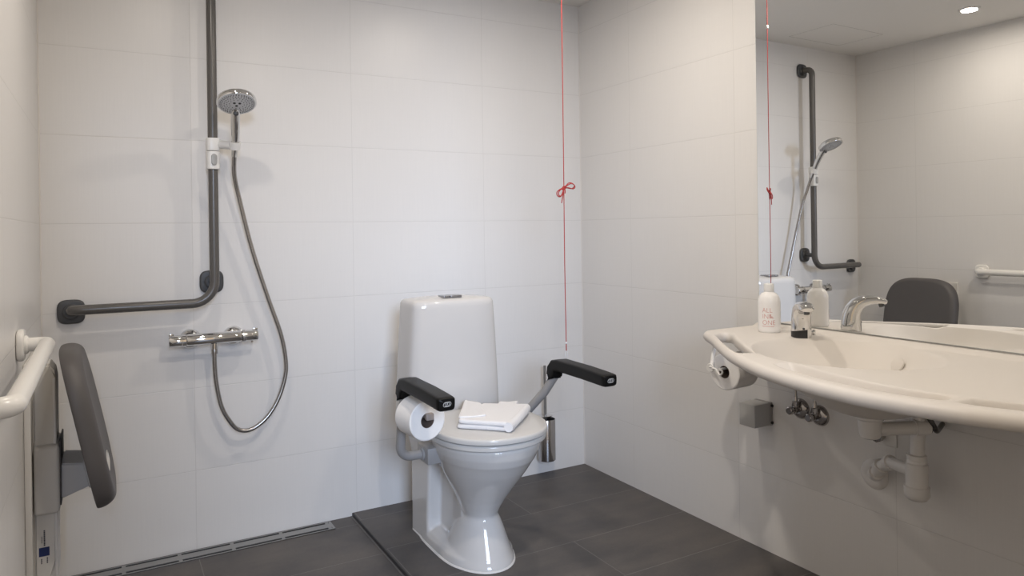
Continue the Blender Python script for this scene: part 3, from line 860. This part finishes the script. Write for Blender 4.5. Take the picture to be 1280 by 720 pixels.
for y in np.linspace(-1.175, -1.445, 12):
    g = (np.interp(y - .02, OUT[::-1, 0], OUT[::-1, 1]) - np.interp(y + .02, OUT[::-1, 0], OUT[::-1, 1])) / .04
    l = math.hypot(1, g); HOLE0.append((-float(np.interp(y, OUT[::-1, 0], OUT[::-1, 1])) + .034 / l, y - .034 * g / l * 0 ))
HOLE0 += [(-.468, -1.463), (-.446, -1.452), (-.412, -1.396), (-.366, -1.326), (-.316, -1.258), (-.272, -1.206), (-.256, -1.178), (-.266, -1.160)]
HOLE = np.array([(p.x, p.y) for p in smooth_path([V(a, b, 0) for a, b in HOLE0 + HOLE0[:1]], 8)])
def inside(X, Y, P):
    c = np.zeros(X.shape, bool)
    for a, b in zip(P, np.roll(P, -1, 0)):
        cond = (a[1] > Y) != (b[1] > Y)
        with np.errstate(divide='ignore', invalid='ignore'):
            xi = (b[0] - a[0]) * (Y - a[1]) / (b[1] - a[1]) + a[0]
        c ^= cond & (X < xi)
    return c
IN = inside(Xg, Yg, HOLE); DH = seg_dist(Xg, Yg, np.concatenate([HOLE, HOLE[:1]]))
# mark cells to drop, then snap border vertices on to the hole outline
ny, nx = Xg.shape
Xc = (Xg[:-1, :-1] + Xg[1:, :-1] + Xg[:-1, 1:] + Xg[1:, 1:]) / 4; Yc = (Yg[:-1, :-1] + Yg[1:, :-1] + Yg[:-1, 1:] + Yg[1:, 1:]) / 4
DROP = inside(Xc, Yc, HOLE)
border = np.zeros((ny, nx), bool); allin = np.zeros((ny, nx), bool)
cnt = np.zeros((ny, nx), int); tot = np.zeros((ny, nx), int)
for di in (0, 1):
    for dj in (0, 1):
        cnt[di:ny - 1 + di, dj:nx - 1 + dj] += DROP; tot[di:ny - 1 + di, dj:nx - 1 + dj] += 1
border = (cnt > 0) & (cnt < tot)
Hc = np.concatenate([HOLE, HOLE[:1]])
for i, j in zip(*np.where(border)):
    x, y = Xg[i, j], Yg[i, j]; bd = 9
    for a, b in zip(Hc[:-1], Hc[1:]):
        ab = b - a; t_ = min(1, max(0, ((x - a[0]) * ab[0] + (y - a[1]) * ab[1]) / max(1e-12, (ab ** 2).sum())))
        q = a + ab * t_; dd = math.hypot(x - q[0], y - q[1])
        if dd < bd: bd = dd; best = q
    Xg[i, j], Yg[i, j] = best; DH[i, j] = 0
DE = seg_dist(Xg, Yg, poly)
RR = .017
def rnd(d, r): d = np.clip(d, 0, r); return r - np.sqrt(np.maximum(0, r * r - (r - d) ** 2))
def sstep(a, b, x): t_ = np.clip((x - a) / (b - a), 0, 1); return t_ * t_ * (3 - 2 * t_)
BCX, BCY, BA, BB = -.265, -1.590, .222, .258
def bowl_r(X, Y, ax, by): return (np.abs((X - BCX) / ax) ** 1.8 + np.abs((Y - BCY) / by) ** 1.8) ** (1 / 1.8)
def z_top(X, Y, DE, DH):
    z = np.full(X.shape, ZD)
    z = z + .009 * sstep(-.055, -.022, X)                        # low upstand at the mirror
    r = bowl_r(X, Y, BA, BB)
    z = z - .122 * np.clip(1 - np.clip(r, 0, 1) ** 2.1, 0, 1)
    z = z - .003 * sstep(1.12, 1.0, r)                           # dished lip
    g = sstep(.041, .062, DE) * sstep(.108, .092, DE)
    along = np.maximum(sstep(-1.60, -1.66, Y) * sstep(-2.045, -2.005, Y), sstep(-2.055, -2.095, Y) * sstep(-2.42, -2.36, Y)) * (X < -.35)
    z = z - .030 * g * along
    return z - rnd(DE, RR) - rnd(DH, .012) * (DH < .012)
ZT = z_top(Xg, Yg, DE, DH)
rb = (np.abs((Xg + .25) / .22) ** 2 + np.abs((Yg + 1.65) / .262) ** 2) ** .5
ZB = ZD - 2 * RR + rnd(DE, RR) + rnd(DH, .012) * (DH < .012)
ZB = ZB - .130 * np.clip(1 - np.clip(rb, 0, 1) ** 2.1, 0, 1)
ZB = np.where(bowl_r(Xg, Yg, BA, BB) < 1, np.minimum(ZB, ZT - .012), ZB)
me = bpy.data.meshes.new('basin')
idx = np.arange(ny * nx).reshape(ny, nx); off = ny * nx
verts = [tuple(v) for v in np.stack([Xg, Yg, ZT], -1).reshape(-1, 3)] + [tuple(v) for v in np.stack([Xg, Yg, ZB], -1).reshape(-1, 3)]
faces = []
for i in range(ny - 1):
    for j in range(nx - 1):
        if DROP[i, j]: continue
        a, b, c, d = idx[i, j], idx[i + 1, j], idx[i + 1, j + 1], idx[i, j + 1]
        faces.append((a, b, c, d)); faces.append((a + off, d + off, c + off, b + off))
for i in range(ny - 1): faces.append((idx[i, 0], idx[i, 0] + off, idx[i + 1, 0] + off, idx[i + 1, 0]))
eds = {}
for i in range(ny - 1):
    for j in range(nx - 1):
        if DROP[i, j]: continue
        q = (idx[i, j], idx[i + 1, j], idx[i + 1, j + 1], idx[i, j + 1])
        for k in range(4):
            e = (q[k], q[(k + 1) % 4]); key = (min(e), max(e)); eds[key] = None if key in eds else e
bset = set(idx[border].tolist())
for key, e in eds.items():
    if e is not None and e[0] in bset and e[1] in bset: faces.append((e[1], e[0], e[0] + off, e[1] + off))
me.from_pydata([tuple(map(float, v)) for v in verts], [], [tuple(int(k) for k in f) for f in faces])
me.validate(); me.update()
bmt = bmesh.new(); bmt.from_mesh(me); bmesh.ops.remove_doubles(bmt, verts=bmt.verts, dist=2e-5); bmesh.ops.recalc_face_normals(bmt, faces=bmt.faces); bmt.to_mesh(me); bmt.free()
tb = thing('washbasin', 'wide cream-white washbasin with curved front rail and handle opening, under the mirror', 'washbasin', (-.2, -1.85, .61))
link('basin', me, SOLID, tb, 60)
def zt_at(x, y):
    X = np.array([[x]]); Y = np.array([[y]])
    return float(z_top(X, Y, seg_dist(X, Y, poly), np.array([[9.]]))[0, 0])
# overflow cover on the bowl wall
cam_c = V(-1.9919, -2.8376, 1.1319)
def ray_hit(px):    # first point of the sight line (given by two points) on the bowl surface
    a, b = px
    for k in range(4000):
        p = a + (b - a) * (k / 4000)
        if p.x > -.04: break
        if p.z <= zt_at(p.x, p.y): return p
    return b
ov = ray_hit((V(-.25, -1.742, .776), V(-.06, -1.622, .735)))
h_ = .004
n_ = V(-(zt_at(ov.x + h_, ov.y) - zt_at(ov.x - h_, ov.y)) / (2 * h_), -(zt_at(ov.x, ov.y + h_) - zt_at(ov.x, ov.y - h_)) / (2 * h_), 1).normalized()
n_ = (n_ + V(-.5, 0.1, -.2)).normalized()
bm = bmesh.new(); add_lathe(bm, [(.008, -.006), (.008, .004), (.0195, .005), (.021, .007), (.0195, .0105), (.014, .0115), (0, .0118)], ov, n_, 36)
from_bm('overflow_cover', bm, SOLID, tb)
bm = bmesh.new(); zb_ = zt_at(BCX, BCY); add_lathe(bm, [(.0, .001), (.028, .001), (.031, .0), (.031, -.004)], (BCX, BCY, zb_ + .001), (0, 0, 1), 36); from_bm('drain_ring', bm, CHROME, tb)

# ------------------------------------------------------------------ faucet
fb = V(-.128, -1.350, ZD - .004); fd = V(-.66, -.75, 0).normalized(); fs = V(-fd.y, fd.x, 0)
t = thing('faucet', 'chrome touchless basin faucet with black sensor window at its base', 'faucet', fb)
bm = bmesh.new(); rings = []
path = [(0, .001, .0300, .0305), (0, .012, .0300, .0305), (.001, .035, .0290, .0290), (.003, .054, .0282, .0272), (.009, .072, .0276, .0250), (.019, .0865, .0272, .0225), (.034, .0965, .0264, .0188), (.052, .1015, .0250, .0152), (.074, .1025, .0232, .0125), (.092, .100, .0210, .0102), (.102, .0975, .0190, .0085), (.106, .0962, .0155, .0060)]
for i, (s, z, w, h) in enumerate(path):
    a = path[max(i - 1, 0)]; b = path[min(i + 1, len(path) - 1)]
    ts_, tz_ = b[0] - a[0], b[1] - a[1]; l = math.hypot(ts_, tz_); ts_, tz_ = ts_ / l, tz_ / l
    nrm_ = fd * tz_ - V(0, 0, 1) * ts_
    rings.append([fb + fd * s + V(0, 0, z) + fs * u + nrm_ * v for u, v in super_pts(w, h, 2.5, 40)])
add_rings(bm, rings); from_bm('body', bm, CHROME, t, 50)
bm = bmesh.new(); R_ = .0312
def wr(a, z, r=R_): 
    c, s = math.cos(a), math.sin(a)
    k = 1 / (abs(c) ** 2.5 + abs(s) ** 2.5) ** (1 / 2.5)
    return fb + (fd * c + fs * s) * (k * r) + V(0, 0, z)
A0, A1 = .42, -1.35          # window wraps the front and the left of the base
rows_ = []
for k in range(19):
    a = A0 + (A1 - A0) * k / 18; rows_.append((wr(a, .002), wr(a, .028 - .007 * (k / 18)), wr(a, .028 - .007 * (k / 18), .029)))
for p, q in zip(rows_[:-1], rows_[1:]):
    for m_ in range(2):
        bm.faces.new([bm.verts.new(v) for v in (p[m_], q[m_], q[m_ + 1], p[m_ + 1])])
from_bm('sensor_window', bm, DARK, t)
bm = bmesh.new(); add_lathe(bm, [(.0034, 0), (.0034, .0022), (0, .003)], fb + fd * .0298 + fs * .002 + V(0, 0, .031), fd, 14); from_bm('sensor_eye', bm, DARK, t)
bm = bmesh.new(); add_lathe(bm, [(.0085, 0), (.0085, .010), (.006, .0105), (0, .007)], fb + fd * .090 + V(0, 0, .0915), V(fd.x * .3, fd.y * .3, -1), 24); from_bm('aerator', bm, mat('aerator_dark', (.12, .12, .12), .25, metal=.8), t)
bm = bmesh.new(); lv = fb + fs * .0295 + V(0, 0, .016)
add_lathe(bm, [(.005, 0), (.005, .005)], lv, fs, 16); add_box(bm, (-.004, -.0035, -.008), (.004, .0035, .009), .0015, 2, Matrix.Translation(lv + fs * .0075)); from_bm('mixing_lever', bm, CHROME, t)

# ------------------------------------------------------------------ bottle
bc = V(-.128, -1.228, ZD - .001)
t = thing('soap_bottle', 'white soap bottle with red lettering standing on the washbasin deck', 'soap bottle', bc)
bm = bmesh.new()
add_lathe(bm, [(0, 0), (.031, 0), (.0335, .002), (.0348, .007), (.035, .012), (.035, .094), (.0344, .102), (.0324, .1105), (.0288, .1185), (.0235, .125), (.0165, .129), (.0145, .131), (0, .131)], bc, (0, 0, 1), 56)
from_bm('body', bm, BOTTLE, t, 40)
bm = bmesh.new(); add_lathe(bm, [(.0155, .131), (.0158, .132), (.0156, .152), (.0148, .1555), (.0125, .157), (0, .157)], bc, (0, 0, 1), 40); from_bm('cap', bm, WPLAST, t)
face = math.atan2(-.69, -.72) - .10        # print faces the room
def wrap(me, x0, z0):
    for v in me.vertices:
        a = face + (v.co.x + x0) / .0352; z = v.co.y + z0
        v.co = V(bc.x + .0353 * math.cos(a), bc.y + .0353 * math.sin(a), bc.z + z)
bm = bmesh.new()
def put(body, size, x0, z0, sx=1.0, off=0.0):
    m_ = text_mesh(body, size, off)
    b_ = bmesh.new(); b_.from_mesh(m_); bmesh.ops.subdivide_edges(b_, edges=[e for e in b_.edges if e.calc_length() > .003], cuts=2); b_.to_mesh(m_); b_.free()
    for v in m_.vertices: v.co.x *= sx
    wrap(m_, x0, z0); bm.from_mesh(m_); bpy.data.meshes.remove(m_)
put('ALL', .0215, -.0205, .066, .92, -.00048)
put('IN', .0215, -.0205, .0465, .95, -.00048)
put('ONE', .0215, -.0205, .027, .92, -.00048)
def bars(x0, z0, wd, h):           # print too small to read: broken hairline bars
    b_ = bmesh.new(); x = x0
    while x < x0 + wd:
        l = random.choice((.0012, .0018, .0024)); e = min(x + l, x0 + wd)
        b_.faces.new([b_.verts.new((q, r, 0)) for q, r in ((x, 0), (e, 0), (e, h), (x, h))]); x = e + .0006
    m_ = bpy.data.meshes.new('t'); b_.to_mesh(m_); b_.free(); wrap(m_, 0, z0); bm.from_mesh(m_); bpy.data.meshes.remove(m_)
for k in range(4): bars(.0022, .0585 - k * .0033, (.0055, .0055, .0095, .013)[k], .0021)
bars(-.0205, .0215, .037, .0014)
me = bpy.data.meshes.new('printed_text'); bm.to_mesh(me); bm.free()
link('printed_text', me, REDTX, t, smooth=False)

# ------------------------------------------------------------------ grey wall box
t = thing('wall_box', 'small square grey box on the wall below the washbasin left end', 'wall box', (0, -1.095, .447))
bm = bmesh.new(); add_box(bm, (-.088, -1.1265, .4455), (-.012, -1.058, .523), .0025); from_bm('cover', bm, BOXG, t)
bm = bmesh.new(); add_box(bm, (-.0125, -1.1275, .4445), (-.0005, -1.057, .524), .002); from_bm('back_plate', bm, mat('box_back', (.30, .29, .28), .5), t)
for zz in (.455, .513):
    bm = bmesh.new(); add_lathe(bm, [(.005, 0), (.005, .004), (.003, .0045)], (-.006, -1.1275, zz), (0, -1, 0), 14)
    from_bm('hinge_pin', bm, DARK, t)

# ------------------------------------------------------------------ angle valves
def angle_valve(y, z, label):
    t = thing('angle_valve', label, 'valve', (0, y, z), 'chrome angle valves under the washbasin')
    bm = bmesh.new(); add_lathe(bm, [(.0335, 0), (.0335, .002), (.031, .008), (.024, .014), (.014, .017), (0, .017)], (0, y, z), (-1, 0, 0), 44); from_bm('escutcheon', bm, VALVE, t)
    bm = bmesh.new()
    add_lathe(bm, [(.0105, 0), (.0105, .016), (.012, .017), (.012, .024), (.009, .025)], (-.014, y, z), (-1, 0, 0), 6)
    add_lathe(bm, [(.009, 0), (.009, .012), (.011, .013), (.011, .027), (.008, .029), (.0065, .038), (.006, .044)], (-.026, y, z), (0, 0, 1), 20)
    from_bm('valve_body', bm, VALVE, t)
    bm = bmesh.new(); add_lathe(bm, [(.006, 0), (.006, .006), (.0125, .008), (.0135, .012), (.0125, .022), (.010, .024), (0, .024)], (-.037, y, z), (-1, 0, 0), 12); from_bm('hand_knob', bm, VALVE, t)
    return t
angle_valve(-1.243, .527, 'left chrome angle valve on wall below washbasin, nearer the grey box')
angle_valve(-1.316, .520, 'right chrome angle valve on wall below washbasin, farther from the grey box')
# flexible supply hoses from the valves up behind the bowl
for y, nm in ((-1.243, 'left'), (-1.316, 'right')):
    z = .527 if nm == 'left' else .520
    bm = bmesh.new(); add_tube(bm, smooth_path([V(-.026, y, z + .043), V(-.026, y, z + .085), V(-.05, y - .03, z + .14), V(-.075, y - .05, .735)], 8), .0052, 12)
    o = from_bm('supply_hose', bm, CHROMED); tag(o, 'thin braided hose rising from the %s angle valve to the basin underside' % nm, 'hose', 'supply hoses under the washbasin')

# ------------------------------------------------------------------ drain trap
t = thing('drain_trap', 'white plastic bottle trap and waste pipes under the washbasin', 'drain trap', (-.1, -1.69, .395))
cupc = V(-.235, -1.648, 0)
bm = bmesh.new(); add_lathe(bm, [(.034, .636), (.034, .618), (.0305, .614), (.027, .578), (.024, .569), (.016, .565), (0, .565)], cupc, (0, 0, 1), 40); from_bm('waste_cup', bm, PIPE, t)
bm = bmesh.new()
pa, pb = V(cupc.x, cupc.y, .588), V(-.112, -1.709, .590)
dr = (pb - pa).normalized()
add_tube(bm, [pa, pb + dr * .004], .0178, 28)
add_tube(bm, [pb - dr * .018, pb + dr * .020], .0215, 28)
from_bm('cross_pipe', bm, PIPE, t)
bm = bmesh.new(); add_tube(bm, [pb + dr * .017, pb + dr * .024], .0185, 24); o = from_bm('pipe_plug', bm, DARK, t); o['label'] = 'black end plug'
bx_, by_ = -.105, -1.694
bm = bmesh.new(); add_tube(bm, [V(bx_, by_ - .006, .600), V(bx_, by_ - .001, .50)], .0178, 28); add_tube(bm, [V(bx_, by_ - .008, .625), V(bx_, by_ - .006, .585)], .0205, 28)
from_bm('down_pipe', bm, PIPE, t)
bm = bmesh.new(); add_lathe(bm, [(.0205, .514), (.0245, .512), (.0245, .502), (.0225, .500), (.0245, .497), (.0245, .492), (.0275, .488), (.0275, .430), (.0315, .426), (.0315, .408), (.0295, .400), (.024, .393), (.012, .389), (0, .388)], (bx_, by_, 0), (0, 0, 1), 44); from_bm('bottle', bm, PIPE, t)
bm = bmesh.new()
wp = V(-.002, -1.502, .385)
op = fillet_path([V(bx_, by_, .466), V(-.072, -1.598, .459), V(-.050, -1.556, .432), V(-.035, -1.528, .400), V(-.002, -1.505, .388)], [0, .03, .03, .02, 0], 8)
add_tube(bm, op, .0165, 26)
for k, rr in ((.30, .0205), (.62, .0215), (.80, .021)):
    i = int(k * (len(op) - 1)); d_ = (op[min(i + 1, len(op) - 1)] - op[max(i - 1, 0)]).normalized()
    add_tube(bm, [op[i] - d_ * .010, op[i] + d_ * .010], rr, 28)
from_bm('outlet_pipe', bm, PIPE, t, 40)
bm = bmesh.new(); add_lathe(bm, [(.044, 0), (.044, .002), (.039, .007), (.030, .011), (.022, .012), (0, .012)], (-.0005, wp.y, wp.z), (-1, 0, 0), 44); from_bm('rosette', bm, PIPE, t)

# pipe-side chrome valve on a white wall plate, and the black hose behind the waste
t = thing('wall_outlet', 'chrome capped outlet on a square white wall plate behind the drain trap', 'outlet', (0, -1.54, .50))
bm = bmesh.new(); add_box(bm, (-.006, -1.575, .482), (-.0005, -1.505, .545), .002); from_bm('plate', bm, WPLAST, t)
bm = bmesh.new(); add_lathe(bm, [(.014, 0), (.014, .018), (.018, .019), (.018, .034), (.014, .036), (0, .036)], (-.005, -1.530, .512), (-1, -.1, 0), 8); from_bm('cap_nut', bm, VALVE, t)
bm = bmesh.new(); add_tube(bm, smooth_path([V(-.150, -1.690, .632), V(-.125, -1.712, .633), V(-.108, -1.727, .622), V(-.098, -1.736, .600), V(-.085, -1.736, .583), V(-.05, -1.722, .578), V(-.001, -1.705, .582)], 8), .0065, 14)
o = from_bm('waste_hose', bm, mat('dark_hose', (.10, .095, .09), .25, metal=.7)); tag(o, 'short dark flexible hose curling behind the waste pipe under the washbasin', 'hose')

# ------------------------------------------------------------------ linear floor drain
t = thing('floor_drain', 'long narrow steel slot drain along the shower wall', 'floor drain', (-1.65, -.055, SHZ))
dx0, dx1, dy0, dy1 = -2.16, -1.235, -.090, -.012
bm = bmesh.new(); add_box(bm, (dx0, dy0, SHZ + .0003), (dx1, dy1, SHZ + .0012)); from_bm('slot_shade', bm, SLOT, t)  # flat black sheet on the uncut floor, painting the shaded depth of the slots
bm = bmesh.new(); zt0, zt1 = SHZ + .0012, SHZ + .0032
add_box(bm, (dx0, dy0, zt0), (dx1, dy0 + .006, zt1)); add_box(bm, (dx0, dy1 - .006, zt0), (dx1, dy1, zt1))
add_box(bm, (dx1 - .010, dy0 + .0061, zt0), (dx1, dy1 - .0061, zt1)); add_box(bm, (dx0, dy0 + .0061, zt0), (dx0 + .01, dy1 - .0061, zt1))
from_bm('frame', bm, STEEL, t)
bm = bmesh.new()
add_box(bm, (dx0 + .01, -.070, zt0), (dx1 - .01, -.032, zt1))
for k in range(6):
    xx = dx1 - .012 - k * .175
    for q0, q1 in ((dy0 + .0061, -.0702), (-.0318, dy1 - .0061)): add_box(bm, (xx - .012, q0, zt0), (xx, q1, zt1))
from_bm('grate', bm, STEEL, t)

# ------------------------------------------------------------------ ceiling downlights
LIGHTS = [(-1.78, -.888, 'recessed round downlight above the shower seat'), (-.62, -.89, 'recessed round downlight in the ceiling toward the toilet corner'),
          (-1.2, -1.75, 'recessed round downlight in the middle of the ceiling'),
          (-.50, -2.0, 'recessed round downlight in the ceiling over the washbasin')]
POW = [3.4, 6.0, 10.9, 1.6]
DOORW = 240.0
WARM = (1, .905, .79)
SPREAD = 178
WINZ = 2.15
HALLW = 0.0
HALLC = (.80, .90, 1.0)
for (lx, ly, lab), pw in zip(LIGHTS, POW):
    t = thing('ceiling_light', lab, 'ceiling light', (lx, ly, ZC), 'recessed ceiling downlights')
    bm = bmesh.new(); add_lathe(bm, [(.048, .0), (.048, -.003), (.044, -.006), (.036, -.005), (.034, 0)], (lx, ly, ZC), (0, 0, 1), 48, False, False); from_bm('ring', bm, LAMPR, t)
    bm = bmesh.new(); add_lathe(bm, [(.0345, 0), (.0345, -.002), (0, -.002)], (lx, ly, ZC), (0, 0, 1), 40, True, True); from_bm('lens', bm, LENS, t)
    if pw <= 0: continue
    L = bpy.data.lights.new('downlight', 'AREA'); L.shape = 'DISK'; L.size = .07; L.energy = pw; L.color = WARM
    L.spread = math.radians(SPREAD)
    lo = bpy.data.objects.new('downlight', L); COL.objects.link(lo); lo.location = (lx, ly, ZC - .008)
# daylight from a window beyond the doorway behind the camera
if DOORW > 0:
    L = bpy.data.lights.new('window_daylight', 'AREA'); L.shape = 'RECTANGLE'; L.size = 1.3; L.size_y = 1.3; L.energy = DOORW; L.color = (.59, .74, 1.0)
    lo = bpy.data.objects.new('window_daylight', L); COL.objects.link(lo); lo.location = (-2.6, -6.0, WINZ)
    d_ = V(-1.0, -.4, .8) - lo.location; lo.rotation_euler = d_.to_track_quat('-Z', 'Y').to_euler()
if HALLW > 0:
    L = bpy.data.lights.new('hall_light', 'AREA'); L.shape = 'RECTANGLE'; L.size = .9; L.size_y = .9; L.energy = HALLW; L.color = HALLC
    lo = bpy.data.objects.new('hall_light', L); COL.objects.link(lo); lo.location = (-1.75, -4.3, 2.35)
    d_ = V(-1.2, -.4, .6) - lo.location; lo.rotation_euler = d_.to_track_quat('-Z', 'Y').to_euler()
WORLDS = .7
# world
w = bpy.data.worlds.new('world'); S.world = w; w.use_nodes = True
w.node_tree.nodes['Background'].inputs[0].default_value = (1, .78, .55, 1); w.node_tree.nodes['Background'].inputs[1].default_value = WORLDS

# ------------------------------------------------------------------ camera
cam = bpy.data.cameras.new('camera'); co = bpy.data.objects.new('camera', cam); COL.objects.link(co)
right = V(0.86998713, -0.49287436, -0.01404468); upv = V(0.01222304, -0.0069174, 0.99990137); fwd = V(0.49292290, 0.87007297, 0)
M_ = to_basis((-1.99188873, -2.83756301, 1.13193595), right, upv, -fwd)
co.matrix_world = M_
cam.sensor_fit = 'HORIZONTAL'; cam.sensor_width = 36; cam.lens = 895.85 / 1280 * 36
cam.shift_x = 0; cam.shift_y = -(360 - 286.95) / 1280
cam.clip_start = .02
S.camera = co
S.view_settings.view_transform = 'Standard'
try: S.view_settings.look = 'None'
except Exception: pass
S.view_settings.exposure = 0.0; S.view_settings.gamma = 1; S.view_settings.use_curve_mapping = False
